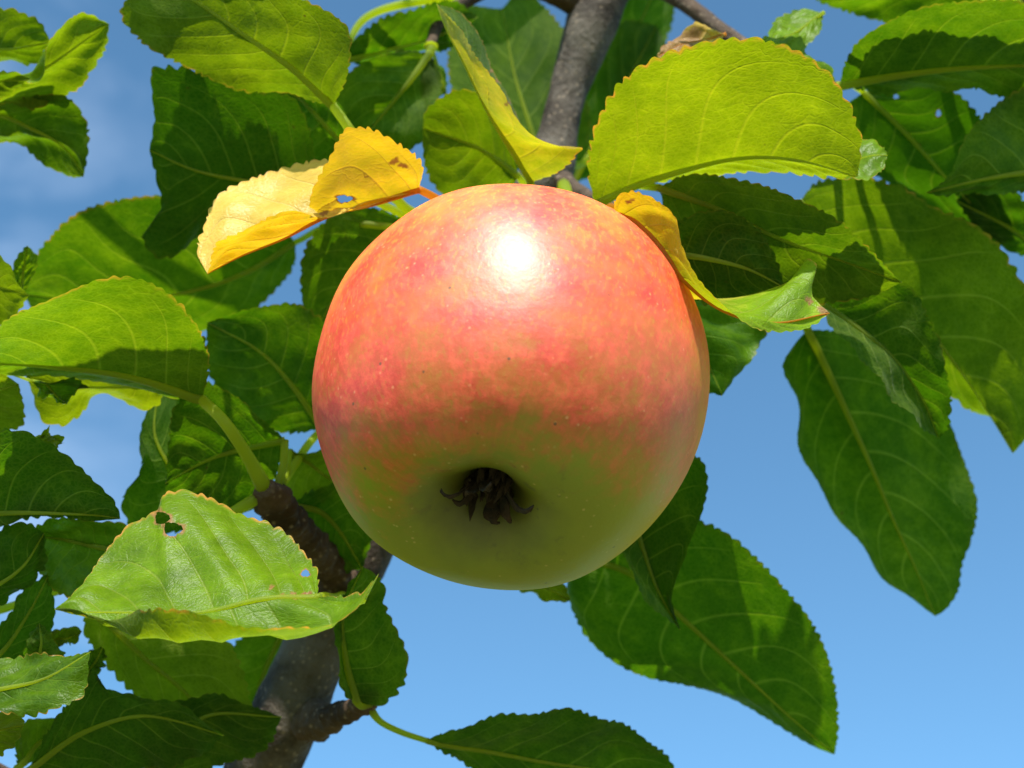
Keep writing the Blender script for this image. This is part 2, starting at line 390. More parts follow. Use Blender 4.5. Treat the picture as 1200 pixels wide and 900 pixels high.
limb('twig', [(600, 300, 34.2, 22), (592, 285, 33.2, 15), (575, 276, 32.4, 12), (556, 272, 31.6, 9)], M_SPUR, 40, 14, 0.08, 3.0, 7)
limb('twig', [(300, 930, 32.8, 24), (190, 915, 32.4, 15), (60, 930, 32, 13), (-70, 850, 30.5, 12), (-120, 640, 29.5, 10), (-125, 380, 29.5, 9), (-110, 170, 30, 8), (-90, 10, 31, 6)], M_SPUR, 110, 14, 0.05, 1.0, 8)
limb('twig', [(715, -50, 36.9, 24), (790, -5, 35.5, 11), (880, 60, 33.6, 9), (950, 95, 32.2, 7), (985, 101, 31.6, 5)], M_SPUR, 60, 12, 0.05, 2.0, 9)
limb('twig', [(735, -130, 37.5, 20), (900, -140, 36, 13), (1120, -60, 34, 10), (1280, 80, 33, 8), (1300, 190, 32.5, 5)], M_SPUR, 60, 12, 0.05, 1.0, 10)
limb('twig', [(700, 10, 36.3, 22), (600, -20, 35, 11), (520, 20, 34, 8), (503, 56, 33.3, 6)], M_SPUR, 50, 12, 0.05, 1.0, 11)

limb('twig', [(752, -240, 38.6, 22), (640, -235, 37, 13), (480, -215, 35, 11), (300, -190, 33, 10), (60, -170, 31, 7)], M_SPUR, 70, 12, 0.05, 1.0, 12)

# ------------------------------------------------------------------ leaves
NODES = {'u1': (480, -213, 35), 'u2': (300, -189, 33), 'u3': (64, -171, 31.1), 'spurL': (312, 574, 29.0), 'low': (436, 816, 29.2), 'fruit': (562, 272, 31.9), 'knot': (655, 205, 34.3),
         'r1': (725, 246, 33.3), 'r2': (800, 259, 33), 'r3': (880, 297, 33), 'r4': (942, 350, 33),
         'tr': (982, 101, 31.6), 'rr': (1300, 188, 32.5), 'rr2': (1200, 8, 33.6), 'top': (505, 54, 33.3),
         'l1': (-112, 190, 30), 'l2': (-125, 390, 29.5), 'l3': (-121, 620, 29.5), 'l4': (-78, 840, 30.6), 'bot': (190, 915, 32.4), 'bot2': (60, 929, 32)}
LEAVES = []

def leaf(M, L, R, vis='u', node=None, stalk=None, tint=0.0, rim=0.3, Lm=None, Rm=None, holes=(), spots=(), quilt=1.6,
         wave=1.0, amp=1.0, pitch=2.3, label=None, rib=1.0, nv=7.5, swap=False, dz=0.0, tint_r=None):
    k = len(LEAVES); rg = np.random.default_rng(100+k)
    sh = lambda Q: None if Q is None else [(p[0], p[1], p[2]+dz) for p in Q]
    M, L, R, Lm, Rm = sh(M), sh(L), sh(R), sh(Lm), sh(Rm)
    Mw = [W(p) for p in M]; b0, t0 = Mw[0], Mw[-1]
    Lw = [b0]+[W(p) for p in L]+[t0]; Rw = [b0]+[W(p) for p in R]+[t0]
    def ln(P): return float(np.sum(np.linalg.norm(np.diff(np.array(P), axis=0), axis=1)))
    LL, LR, LM = ln(Lw), ln(Rw), ln(Mw)
    nu = int(min(300, max(70, max(LL, LR)/(pitch*1e-3)*7)))
    nh = 30 if holes else 15
    mc, lcv, rcv = crom(Mw, nu), crom(Lw, nu), crom(Rw, nu)
    def cross(edge, mid, mm):
        kk = np.linspace(0, 1, nh+1); ss = 1-(1-kk)**1.45
        rows = []
        if mid is None:
            for s in ss: rows.append(mm + (edge-mm)*s)
        else:
            q = crom([b0]+[W(p) for p in mid]+[t0], nu)
            c = 0.6
            for s in ss:                                   # Lagrange through 0, 0.6, 1
                l1 = s*(s-1)/(c*(c-1)); l2 = s*(s-c)/(1-c)
                rows.append(mm*(1-l1-l2)+q*l1+edge*l2)
        return ss, rows
    sL, rowsL = cross(lcv, Lm, mc); sR, rowsR = cross(rcv, Rm, mc)
    S = np.concatenate([-sL[::-1], sR[1:]])
    G = np.stack(rowsL[::-1]+rowsR[1:], 1)                 # nu x ns x 3
    u = np.linspace(0, 1, nu); ns = G.shape[1]
    # surface normals (upper side)
    def normals(G):
        du = np.gradient(G, axis=0); ds = np.gradient(G, axis=1)
        N = np.cross(du, ds); l = np.linalg.norm(N, axis=2, keepdims=True); l[l < 1e-12] = 1
        return N/l
    N = normals(G)
    area = np.cross(np.gradient(G, axis=0), np.gradient(G, axis=1))
    view = CAM-G
    facing = np.sum(area*view)
    flip = (facing < 0) == (vis == 't')
    if swap: flip = not flip
    if flip: N = -N
    # vein phase with a little wandering
    A = np.abs(S)[None, :]; U = u[:, None]
    wl = np.zeros((nu, ns))
    for j in range(5):
        wl += rg.normal(0, 0.022)*np.sin(U*rg.uniform(5, 16)+np.sign(S)[None, :]*rg.uniform(0, 3)+A*rg.uniform(1, 4)+rg.uniform(0, 6))*A
    vp = (U**0.92 - 0.17*A - 0.13*A*A + wl)*nv + rg.uniform(0, 1)
    d = np.abs(((vp+(S > 0)[None, :]*0.47+0.5) % 1)-0.5)*2       # 0 on a vein .. 1 between veins
    env = np.sin(np.pi*np.clip(U, 0, 1))**0.5*np.sin(np.pi*np.clip(A, 0, 1)**0.8)
    lump = np.zeros((nu, ns))
    for j in range(7):
        lump += np.sin(U*rg.uniform(8, 26)+S[None, :]*rg.uniform(-9, 9)+rg.uniform(0, 6))*rg.uniform(.2, .6)
    G = G + N*((0.00030*quilt*(np.sqrt(np.clip(d, 0, 1))-0.45)*(0.7+0.35*lump) + 0.00016*quilt*lump)*env)[:, :, None]
    # low waves towards the margin
    wv = np.zeros((nu, ns))
    for j in range(4):
        f = rg.uniform(8, 30)
        wv += rg.normal(0, 0.00040)*wave*np.sin(U*f+(S > 0)[None, :]*rg.uniform(0, 6)+rg.uniform(0, 6))*A**2
    for j in range(3):
        wv += rg.normal(0, 0.00025)*wave*np.sin(U*rg.uniform(4, 12)+S[None, :]*rg.uniform(2, 7)+rg.uniform(0, 6))
    G = G + N*(wv*np.sin(np.pi*U)**0.6)[:, :, None]
    # toothed margin
    for side, ed, LE in ((0, lcv, LL), (-1, rcv, LR)):
        nt_ = max(6, int(LE/(pitch*1e-3)))
        bd = np.sort(np.concatenate([[0, 1], (np.arange(1, nt_)+rg.uniform(-.38, .38, nt_-1))/nt_]))
        i = np.clip(np.searchsorted(bd, u, 'right')-1, 0, nt_-1)
        x = (u-bd[i])/(bd[i+1]-bd[i])
        f = (1-np.abs(2*np.clip(x, 0, 1)**1.7-1)**2.0)
        ta = rg.uniform(0.35, 1.35, nt_)[i]*0.00070*amp*(pitch/2.3)
        o = (f-0.55)*ta*np.clip(np.minimum(u, 1-u)*14, 0, 1)
        j0 = 0 if side == 0 else ns-1; j1 = 1 if side == 0 else ns-2
        dr = ed-mc; l = np.linalg.norm(dr, axis=1, keepdims=True); l[l < 1e-9] = 1
        dr = G[:, j0]-G[:, (5 if side == 0 else ns-6)]; l = np.linalg.norm(dr, axis=1, keepdims=True); l[l < 1e-9] = 1; dr = dr/l
        wgt = np.clip((np.abs(S)-0.80)/0.20, 0, 1)**1.5
        sel = (S < 0) if side == 0 else (S > 0)
        G[:, sel] += (o[:, None, None]*wgt[None, sel, None])*dr[:, None, :]
    hw = np.linalg.norm(lcv-mc, axis=1)[:, None]*(S < 0)[None, :]+np.linalg.norm(rcv-mc, axis=1)[:, None]*(S >= 0)[None, :]
    off = rg.uniform(-20, 20, 2)
    flat = np.stack([U*LM*100+0*A+off[0], S[None, :]*hw*100+off[1], np.full((nu, ns), float(k % 17))], 2).reshape(-1, 3)
    V = G.reshape(-1, 3)
    dmg = np.zeros(len(V)); keep = None
    px, py, pz = proj(V)
    idx = np.arange(nu*ns).reshape(nu, ns)
    F = np.stack([idx[:-1, :-1], idx[1:, :-1], idx[1:, 1:], idx[:-1, 1:]], 2).reshape(-1, 4)
    if flip: F = F[:, ::-1]
    keepf = np.ones(len(F), bool)
    for (cx, cy, rx, ry) in holes:
        dx, dy = (px-cx)/rx, (py-cy)/ry
        th = np.arctan2(dy, dx); q = np.hypot(dx, dy)/(1+0.13*np.sin(3*th+cx)+0.08*np.sin(7*th+cy)+0.05*np.sin(11*th))
        ins = q < 1
        qc = q[F].mean(1); kill = qc < 1; keepf &= ~kill
        kept = np.zeros(len(V), bool); kept[F[keepf].ravel()] = True
        gone = np.zeros(len(V), bool); gone[F[kill].ravel()] = True
        mv = kept & gone & (q > 1e-3)
        fac = np.where(mv, 1/np.maximum(q, 1e-3), 1)
        ddx, ddy = (px-cx)*(fac-1), (py-cy)*(fac-1)
        V[mv] += (RIGHT[None]*(ddx/FPX*pz)[:, None] - UP[None]*(ddy/FPX*pz)[:, None])[mv]
        dmg = np.maximum(dmg, np.clip(1.75-q, 0, 0.85))
    for (cx, cy, r) in spots:
        th = np.arctan2(py-cy, px-cx)
        dmg = np.maximum(dmg, np.clip(1.1-np.hypot(px-cx, (py-cy)*1.5)/r*0.62/(1+.3*np.sin(2*th+cx)+.2*np.sin(5*th+cy)), 0, .66))
    F = F[keepf]
    me = bpy.data.meshes.new('leaf')
    me.from_pydata(V.tolist(), [], F.tolist())
    me.polygons.foreach_set('use_smooth', [True]*len(F))
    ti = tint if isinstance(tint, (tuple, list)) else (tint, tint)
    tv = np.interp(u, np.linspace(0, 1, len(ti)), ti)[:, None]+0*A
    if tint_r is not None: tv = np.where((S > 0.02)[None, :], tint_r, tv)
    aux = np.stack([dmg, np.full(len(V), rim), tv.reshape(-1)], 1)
    lco = np.stack([U+0*A, S[None, :]+0*U, vp], 2).reshape(-1, 3)
    for nm, arr in (('leafco', lco), ('flatco', flat), ('aux', aux)):
        at = me.attributes.new(nm, 'FLOAT_VECTOR', 'POINT'); at.data.foreach_set('vector', arr.astype(np.float32).ravel())
    me.materials.append(M_LEAF); me.update()
    o = bpy.data.objects.new('leaf', me); COL.objects.link(o); tpart(o, label)
    # midrib on the underside, and stalk
    rmat = M_RIBY if max(ti) > 1.4 else M_RIB
    jm = nh
    q = np.linspace(0, nu-1, 40).astype(int)
    rr = (0.00078*rib)*(1-np.linspace(0, 1, 40)**0.8)+0.00009
    cp = G[q, jm] - N[q, jm]*(rr*0.15)[:, None]
    cp[0] = G[0, jm]
    mr = tube('midrib', cp, rr, rmat, None, 8, 60); mr.parent = o
    if stalk is None and node is not None:
        n1 = W(NODES[node]); dirb = b0-W(M[1]); dirb /= np.linalg.norm(dirb)
        D = np.linalg.norm(n1-b0)
        SP = [b0, b0+dirb*D*0.12+(n1-b0)*0.2, b0*0.4+n1*0.6+dirb*D*0.06, n1]
    elif stalk is not None:
        SP = [b0]+[W(p) if len(p) == 3 else W(p[:3]) for p in stalk]
    else: SP = None
    if SP is not None:
        sr = np.linspace(0.00080, 0.00105, len(SP))*rib; sr[-1] *= 1.25
        sk = tube('leaf_stalk', SP, sr, rmat, None, 10, 40); sk.parent = o
    LEAVES.append(o)
    return o

# --- right of the apple
# broad yellow-green leaf against the light
leaf([(697,240,27.6),(760,212,27.2),(850,188,26.7),(930,187,26.0),(1005,207,25.3)],
     [(689,200,27.2),(697,150,26.4),(722,102,25.6),(765,70,25.0),(830,49,24.6),(880,46,24.6),(930,58,24.4),(975,88,24.5),(1000,130,24.7),(1009,168,25.0)],
     [(715,236,27.7),(750,220,27.6),(800,211,27.5),(850,204,27.2),(920,203,26.5),(970,208,25.9)],
     'u', stalk=[(680,252,28.8),(668,240,31.5),(660,215,34.2)], tint=0.90, rim=1.0, rib=1.25, dz=1.9, label='broad yellow green leaf glowing against the light, red tinged toothed edge', pitch=3.3, wave=0.5)
# yellow leaf curling past the apple's shoulder
leaf([(720,250,27.9),(748,262,27.6),(775,290,27.2),(800,328,26.9),(845,362,26.8),(905,378,27.0),(972,367,27.4)],
     [(722,232,27.5),(740,224,27.2),(768,234,26.9),(790,252,26.7),(797,285,26.4),(812,315,26.2),(832,342,26.2),(856,366,26.3),(885,384,26.5),(915,389,26.8),(948,384,27.1)],
     [(722,262,28.3),(745,282,28.3),(772,315,28.2),(800,345,28.2),(850,352,28.3),(900,340,28.4),(930,326,28.4),(945,303,28.3),(957,310,28.0),(952,345,27.7)],
     'u', stalk=[(706,244,29),(700,240,31),(722,246,33.2)], quilt=2.5, tint=(1.75,1.65,1.55,1.25,0.9,0.75,1.1), rim=0.7, dz=-0.9, label='twisted yellow leaf curling to green at its tip', amp=0.8, wave=0.6, spots=[(968,366,9),(948,352,6),(738,236,5)])
# dark leaf under it
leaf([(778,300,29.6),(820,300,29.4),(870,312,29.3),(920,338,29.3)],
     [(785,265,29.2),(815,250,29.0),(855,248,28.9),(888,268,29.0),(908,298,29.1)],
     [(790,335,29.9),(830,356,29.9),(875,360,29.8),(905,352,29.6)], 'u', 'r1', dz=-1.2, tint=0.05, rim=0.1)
# long leaf running out to the right, its end in the sun
leaf([(772,220,30.6),(830,240,30.4),(900,272,30.2),(980,305,30.0),(1057,331,29.9)],
     [(800,207,30.2),(850,206,29.6),(900,215,29.2),(948,243,29.0),(1000,276,29.1),(1036,306,29.5)],
     [(790,270,30.9),(850,330,30.8),(920,352,30.6),(980,350,30.5),(1025,346,30.3)], 'u', 'r1', dz=-1.4, tint=0.35, rim=0.4)
# big leaf at the right edge
leaf([(937,236,31.6),(1000,285,31.2),(1060,350,31.0),(1115,420,31.0),(1160,487,31.2),(1187,531,31.4)],
     [(958,213,30.9),(1005,207,30.2),(1055,218,29.9),(1098,242,29.7),(1138,262,29.7),(1176,296,29.8),(1207,350,30.2),(1224,420,30.7),(1212,490,31.1),(1194,524,31.3)],
     [(960,300,32.0),(1010,390,32.0),(1070,440,31.9),(1115,462,31.8),(1140,478,31.7),(1172,494,31.5)], 'u', 'r4', dz=1.6, tint=0.42, rim=0.5, pitch=3.2, wave=1.5, quilt=1.8)
# dark folded leaf below it
leaf([(958,352,30.3),(1000,380,30.1),(1050,425,30.0),(1085,475,30.1),(1100,514,30.3)],
     [(1000,338,29.9),(1060,335,29.5),(1094,385,29.4),(1112,440,29.6),(1114,485,29.9),(1108,505,30.2)],
     [(965,372,29.8),(1000,412,29.4),(1045,458,29.4),(1080,500,29.8)], 'u', 'r4', tint=0.05, rim=0.1)
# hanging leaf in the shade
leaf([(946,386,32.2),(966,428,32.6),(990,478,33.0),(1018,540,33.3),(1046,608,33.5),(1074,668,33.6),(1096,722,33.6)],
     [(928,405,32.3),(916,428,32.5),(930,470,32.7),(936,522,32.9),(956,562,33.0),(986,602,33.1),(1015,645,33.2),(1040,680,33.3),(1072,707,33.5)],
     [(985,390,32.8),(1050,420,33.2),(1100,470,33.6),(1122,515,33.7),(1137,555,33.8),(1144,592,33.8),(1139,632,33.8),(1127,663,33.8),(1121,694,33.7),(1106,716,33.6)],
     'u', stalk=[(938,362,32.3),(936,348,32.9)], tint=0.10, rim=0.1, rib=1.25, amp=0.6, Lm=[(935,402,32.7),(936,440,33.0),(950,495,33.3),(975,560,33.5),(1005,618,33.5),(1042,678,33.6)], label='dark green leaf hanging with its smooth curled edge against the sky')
# upper right corner
leaf([(984,101,31.0),(1040,90,30.8),(1110,81,30.7),(1200,77,30.8),(1300,80,31.0)],
     [(990,75,30.6),(1010,45,30.0),(1060,15,29.4),(1140,0,29.1),(1220,10,29.4),(1270,45,30.3)],
     [(1015,107,31.2),(1090,107,31.4),(1150,107,31.4),(1210,111,31.4),(1265,100,31.2)], 'u', stalk=[(975,103,31.4),(960,97,32)], tint=0.2, rim=0.2, rib=1.3)
leaf([(1012,108,33.4),(1055,150,33.4),(1108,207,33.5),(1155,255,33.6),(1193,289,33.7)],
     [(1060,95,33.0),(1120,108,32.8),(1150,140,32.8),(1180,190,33.0),(1197,235,33.3),(1198,266,33.5)],
     [(992,125,33.5),(992,165,33.8),(1020,200,34.0),(1070,235,34.1),(1130,270,34.0),(1170,288,33.8)], 'u', 'tr', tint=0.0, rim=0.1, rib=0.9, holes=[(1050,113,3,3),(1100,133,3,4)])
leaf([(1290,190,32.3),(1240,198,31.6),(1170,207,31.0),(1085,226,30.8)],
     [(1260,130,31.8),(1215,100,31.3),(1180,112,31.0),(1148,142,30.7),(1128,178,30.6),(1112,205,30.7)],
     [(1260,230,31.8),(1200,226,31.3),(1140,226,31.1),(1105,230,30.9)], 'u', 'rr', tint=0.15, rim=0.2, rib=1.5)
leaf([(1235,300,33.0),(1210,285,33.2),(1180,265,33.4),(1120,235,33.6)],
     [(1225,260,32.8),(1190,228,32.9),(1150,218,33.2)], [(1215,300,33.4),(1185,295,33.6),(1140,262,33.8)], 'u', 'rr', tint=0.0, rim=0.1)
# pale leaf tips behind the broad leaf
leaf([(965,180,28.6),(1000,183,28.4),(1022,184,28.2),(1040,182,28.1)], [(985,165,28.9),(1010,160,28.9),(1030,166,28.6)], [(985,205,28.0),(1010,214,27.7),(1030,204,27.8)], 't', tint=0.75, rim=0.8, quilt=0.5, pitch=2.0, rib=.6)
leaf([(880,70,30.3),(915,62,30.0),(950,72,29.8),(978,97,29.8)], [(890,50,30.4),(915,42,30.4),(950,62,30.2),(972,78,30.0)], [(900,90,29.6),(940,100,29.4),(965,103,29.6)], 't', tint=0.55, rim=0.2, rib=.6)
leaf([(965,15,31.5),(935,35,31.0),(905,50,30.6)], [(960,40,31.0),(935,58,30.6),(915,62,30.4)], [(945,10,31.6),(915,20,31.4),(900,40,31)], 't', tint=0.7, rim=0.2, rib=.6)
leaf([(850,40,30.8),(820,48,30.4),(792,56,30.2),(770,66,30.2)], [(830,30,30.7),(800,38,30.6),(780,50,30.4)], [(835,60,29.9),(805,68,29.7),(782,70,29.9)], 't', tint=1.9, rim=0.6, rib=.5, spots=[(795,55,30)], label='dry tan leaf curled above the broad yellow green leaf')
# leaf in dappled sun beside the apple
leaf([(775,335,30.6),(800,370,30.3),(828,415,30.2),(846,464,30.3)],
     [(815,345,30.9),(860,362,31.0),(900,385,30.9),(890,408,30.7),(872,432,30.5),(857,448,30.4)],
     [(765,370,30.2),(780,415,29.9),(810,452,30.0)], 't', 'r2', tint=0.15, rim=0.2, quilt=2.0, wave=2.0, pitch=2.8)
# lower right
leaf([(690,655,31.0),(738,672,30.9),(790,716,30.9),(855,775,31.1),(920,835,31.4),(978,884,31.8)],
     [(730,630,30.6),(770,608,30.3),(815,609,30.1),(852,623,30.0),(892,657,30.0),(922,692,30.1),(947,724,30.3),(967,762,30.6),(979,805,31.0),(982,855,31.5)],
     [(668,668,31.2),(661,692,31.3),(680,737,31.4),(712,766,31.5),(752,786,31.6),(802,802,31.7),(852,822,31.8),(902,848,31.9),(950,872,31.9)],
     'u', stalk=[(672,640,31.4),(650,590,32.6),(560,430,33.6)], tint=0.10, rim=0.15, rib=1.0, quilt=1.5, Rm=[(672,672,30.9),(684,710,31.0),(720,745,31.1),(770,772,31.2),(830,800,31.4),(890,832,31.6),(945,868,31.8)], dz=1.0, label='long dark green leaf hanging in the shadow under the apple')
leaf([(738,590,30.2),(752,640,29.8),(770,690,29.6),(797,738,29.7)],
     [(770,545,30.0),(805,532,29.8),(823,540,29.6),(830,570,29.5),(824,602,29.4),(806,640,29.4),(788,680,29.4),(786,700,29.5)],
     [(725,610,29.8),(728,650,29.2),(748,690,29.0),(775,718,29.3)], 'u', stalk=[(725,560,31.2),(640,440,33),(560,420,33.7)], tint=0.0, rim=0.1)
leaf([(600,660,31.2),(630,685,31.0),(668,704,30.9)], [(630,668,31.3),(655,680,31.1),(665,692,31.0)], [(605,683,30.8),(630,700,30.7),(655,707,30.8)], 'u', stalk=[(590,640,31.8),(540,500,33.4)], tint=0.8, rim=0.2, rib=.6)
leaf([(500,868,29.8),(560,880,30.0),(640,895,30.3),(730,905,30.8),(800,920,31.0)], [(550,849,29.4),(590,838,29.3),(645,831,29.3),(695,836,29.6),(742,856,30.1),(780,885,30.6)], [(550,900,30.4),(640,930,30.8),(730,935,31.1)], 'u', stalk=[(470,858,29.6),(445,845,29.5),(432,828,29.4)], tint=0.1, rim=0.1, rib=.75)

# --- above the apple
leaf([(622,214,29.8),(606,188,29.3),(586,155,28.9),(563,112,28.7),(542,72,28.8),(526,42,29.0),(512,5,29.4)],
     [(652,203,29.2),(672,186,28.7),(683,171,28.4),(667,176,28.0),(644,171,27.6),(625,158,27.3),(608,138,27.2),(592,113,27.2),(571,86,27.4),(553,58,27.9),(540,34,28.4)],
     [(628,196,30.6),(622,172,31.0),(610,145,31.0),(598,124,30.8),(590,102,30.6),(577,72,30.4),(562,46,30.2),(540,15,30.0)],
     'u', stalk=[(622,226,30.5),(612,262,32.0),(598,280,33.0)], tint=(1.25,1.3,1.4,1.35), tint_r=0.25, rim=0.7, label='narrow yellow leaf folded along its midrib', spots=[(580,82,5),(585,95,4),(594,122,4)], wave=0.5, amp=1.3)
leaf([(640,214,36.2),(622,150,36.4),(604,90,36.8),(588,10,37.4)], [(575,180,35.8),(540,130,35.6),(525,70,36.0),(545,10,36.8)], [(690,160,36.6),(680,90,37.0),(650,20,37.4),(610,-10,37.6)], 'u', 'knot', tint=0.25, rim=0.2)
leaf([(672,215,38.2),(700,160,38.2),(735,95,38.4),(770,30,38.8)], [(660,150,38.0),(680,80,38.0),(730,25,38.2)], [(730,190,38.3),(765,130,38.4),(785,70,38.5)], 'u', 'knot', tint=0.05, rim=0.2)
leaf([(705,150,39.0),(720,100,39),(745,40,39.2),(775,-30,39.6)], [(680,100,39),(690,30,39),(730,-10,39.3)], [(745,130,39),(772,70,39.1),(790,10,39.4)], 'u', 'knot', tint=0.1, rim=0.2)
leaf([(607,206,32.6),(575,182,32.0),(540,165,31.6),(495,150,31.4)], [(600,150,31.8),(580,118,31.2),(545,104,30.8),(512,118,30.9),(498,132,31.1)], [(592,232,32.9),(545,240,32.5),(512,222,32.0),(497,190,31.6)], 'u', stalk=[(618,220,33.2),(622,232,34.0)], tint=0.45, rim=0.3)
leaf([(504,62,33.2),(480,95,33.0),(452,130,32.9),(424,166,33.0)], [(470,60,32.8),(425,74,32.4),(392,105,32.4),(392,148,32.7)], [(518,95,33.1),(512,128,33.0),(495,165,32.9),(455,182,33.0)], 'u', 'top', tint=0.25, rim=0.2, rib=1.3)
leaf([(522,110,33.6),(512,90,33.4),(503,66,33.2)], [(498,118,33.2),(490,95,33.1)], [(524,95,33.8),(516,75,33.6)], 't', tint=0.5, rim=0.1, rib=.4, node='top')
leaf([(400,72,34.0),(450,60,33.8),(500,48,33.8),(560,20,34.0)], [(420,40,33.4),(470,15,33.2),(530,0,33.5)], [(430,76,34.2),(480,66,34.3),(530,52,34.2)], 'u', stalk=[(430,20,34.6),(560,-10,34.8)], tint=0.1, rim=0.2)

# --- upper left
leaf([(390,124,28.2),(342,80,28.0),(292,44,28.0),(235,5,28.2),(180,-25,28.6)],
     [(345,112,28.9),(290,102,29.0),(240,92,28.9),(200,70,28.8),(162,48,28.8),(140,15,28.8)],
     [(402,100,27.6),(412,66,27.1),(410,35,26.9),(360,0,26.9),(280,-35,27.4)], 'u', stalk=[(410,152,28.8),(440,205,30.0),(500,262,31.2),(560,272,31.9)], tint=0.55, rim=0.4, rib=1.2, wave=0.6, dz=1.0, label='bright green leaf reaching up and left above the yellow leaf')
# spotted yellow leaf
leaf([(491,222,28.3),(440,238,28.0),(388,251,27.7),(330,279,27.3),(280,301,27.1),(243,321,27.0)],
     [(494,190,27.6),(462,164,27.0),(430,149,26.6),(404,152,26.4),(390,180,26.5),(368,228,26.9),(366,249,27.3),(380,220,28.0),(386,192,28.5),(342,195,28.7),(292,208,28.5),(257,226,28.2),(240,262,27.7),(231,295,27.3)],
     [(450,234,27.7),(400,250,27.3),(345,246,26.5),(312,258,26.1),(280,275,26.0),(252,287,26.3)],
     't', stalk=[(510,232,28.9),(540,255,30.5),(560,272,31.8)], tint=(1.75,1.8,2.0,2.0), rim=0.5, quilt=3.0, label='yellow folded leaf with brown spots and a ragged hole', wave=1.2, amp=1.3,
     spots=[(462,189,6),(472,194,5),(428,206,4),(380,250,5)], holes=[(404,233,10,4)])
# dark leaf in the shade
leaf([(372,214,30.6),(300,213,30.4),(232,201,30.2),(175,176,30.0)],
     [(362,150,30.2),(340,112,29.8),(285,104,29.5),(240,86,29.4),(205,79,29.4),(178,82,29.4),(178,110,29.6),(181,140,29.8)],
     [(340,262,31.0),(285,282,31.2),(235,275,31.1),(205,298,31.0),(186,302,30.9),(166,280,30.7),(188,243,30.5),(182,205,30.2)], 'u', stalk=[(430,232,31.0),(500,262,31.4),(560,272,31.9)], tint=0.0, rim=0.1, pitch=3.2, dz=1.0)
leaf([(408,178,32.0),(376,140,31.8),(342,112,31.8),(300,88,32)], [(380,190,32.3),(345,195,32.4),(315,150,32.3),(300,112,32.2)], [(408,145,31.6),(388,112,31.3),(345,88,31.5)], 'u', stalk=[(450,225,32),(520,265,32),(560,272,31.9)], tint=0.1, rim=0.2)
# big lit leaf
leaf([(346,284,32.2),(290,318,32.0),(205,346,31.8),(110,352,31.7),(26,345,31.8)],
     [(320,255,31.6),(250,235,30.9),(180,229,30.5),(130,236,30.4),(86,252,30.5),(55,282,30.8),(33,315,31.3)],
     [(345,310,32.5),(328,338,32.7),(290,368,32.8),(240,389,32.8),(150,400,32.5),(60,385,32.1)], 'u', stalk=[(400,262,32.2),(480,268,32.2),(560,272,31.9)], tint=0.2, rim=0.5, rib=.9, dz=2.0, label='large bright green leaf lit from above')
leaf([(490,262,32.6),(440,290,32.4),(400,335,32.4),(372,385,32.5)], [(430,243,32.0),(385,256,31.6),(358,288,31.6),(352,325,31.9),(358,365,32.2)], [(480,320,32.9),(450,370,32.9),(410,395,32.8)], 'u', stalk=[(530,265,32.3),(560,272,31.9)], tint=0.2, rim=0.2)
leaf([(378,502,31.6),(342,452,31.4),(300,408,31.4),(243,378,31.5)], [(395,450,31.2),(395,390,30.9),(350,356,30.8),(300,360,31.0)], [(330,508,31.8),(272,480,31.9),(244,430,31.8)], 'u', stalk=[(362,520,31.2),(335,560,30),(318,580,29.2)], tint=0.15, rim=0.2)
# leaf on the long stalk
leaf([(236,468,27.7),(180,450,27.3),(120,436,27.0),(55,429,26.8),(-60,424,26.9)],
     [(244,440,27.2),(243,408,26.7),(230,378,26.1),(206,350,25.5),(176,333,25.2),(140,325,25.0),(100,331,24.9),(52,350,24.9),(14,371,25.1),(-10,395,25.5),(-40,412,26.3)],
     [(205,466,28.0),(170,458,28.0),(120,449,27.8),(60,441,27.5),(-20,436,27.2)], 'u', stalk=[(264,496,28.1),(290,535,28.5),(309,570,28.9)], tint=0.35, rim=0.5, rib=1.35, dz=1.2, label='arched green leaf held out on a long curved stalk', pitch=2.6)
# far left
leaf([(-70,340,29.3),(-20,335,29.0),(34,346,28.9)], [(-50,300,28.7),(-10,288,28.4),(10,310,28.4),(22,332,28.7)], [(-50,385,29.6),(-5,385,29.5),(18,370,29.3)], 'u', 'l2', tint=0.55, rim=0.2)
leaf([(25,345,30.6),(27,322,30.4),(32,288,30.2)], [(14,330,30.4),(19,302,30.2)], [(36,328,30.5),(44,302,30.3)], 'u', 'l2', tint=0.3, rim=0.9, rib=.5)
leaf([(190,455,29.6),(130,452,29.4),(75,452,29.3),(30,440,29.3)], [(150,430,29.1),(90,425,28.9),(50,430,29.0)], [(188,472,29.9),(170,484,30.1),(140,468,30.1),(112,464,30.0),(95,490,30.1),(72,500,30.1),(52,485,29.9),(38,458,29.6)], 'u', stalk=[(230,460,29.6),(280,520,29.4),(312,576,29.0)], tint=0.8, rim=0.3, rib=.6, pitch=3.5, wave=1.6)
leaf([(-70,470,29.2),(-30,465,29.0),(22,450,28.9)], [(-50,430,28.7),(-10,425,28.6)], [(-40,510,29.6),(0,508,29.5),(26,500,29.4),(28,475,29.2)], 'u', 'l2', tint=0.75, rim=0.4)
leaf([(38,447,28.8),(60,456,28.8),(78,474,28.9)], [(70,446,28.6),(108,452,28.6),(85,462,28.7)], [(48,462,28.9),(66,470,28.9)], 't', tint=0.1, rim=0.1, rib=.4, node='l2')
leaf([(45,512,27.8),(60,512,27.6),(72,520,27.5)], [(55,505,27.5),(68,508,27.4)], [(55,522,27.8),(66,524,27.7)], 't', tint=1.0, rim=0.1, rib=.4, node='l3')
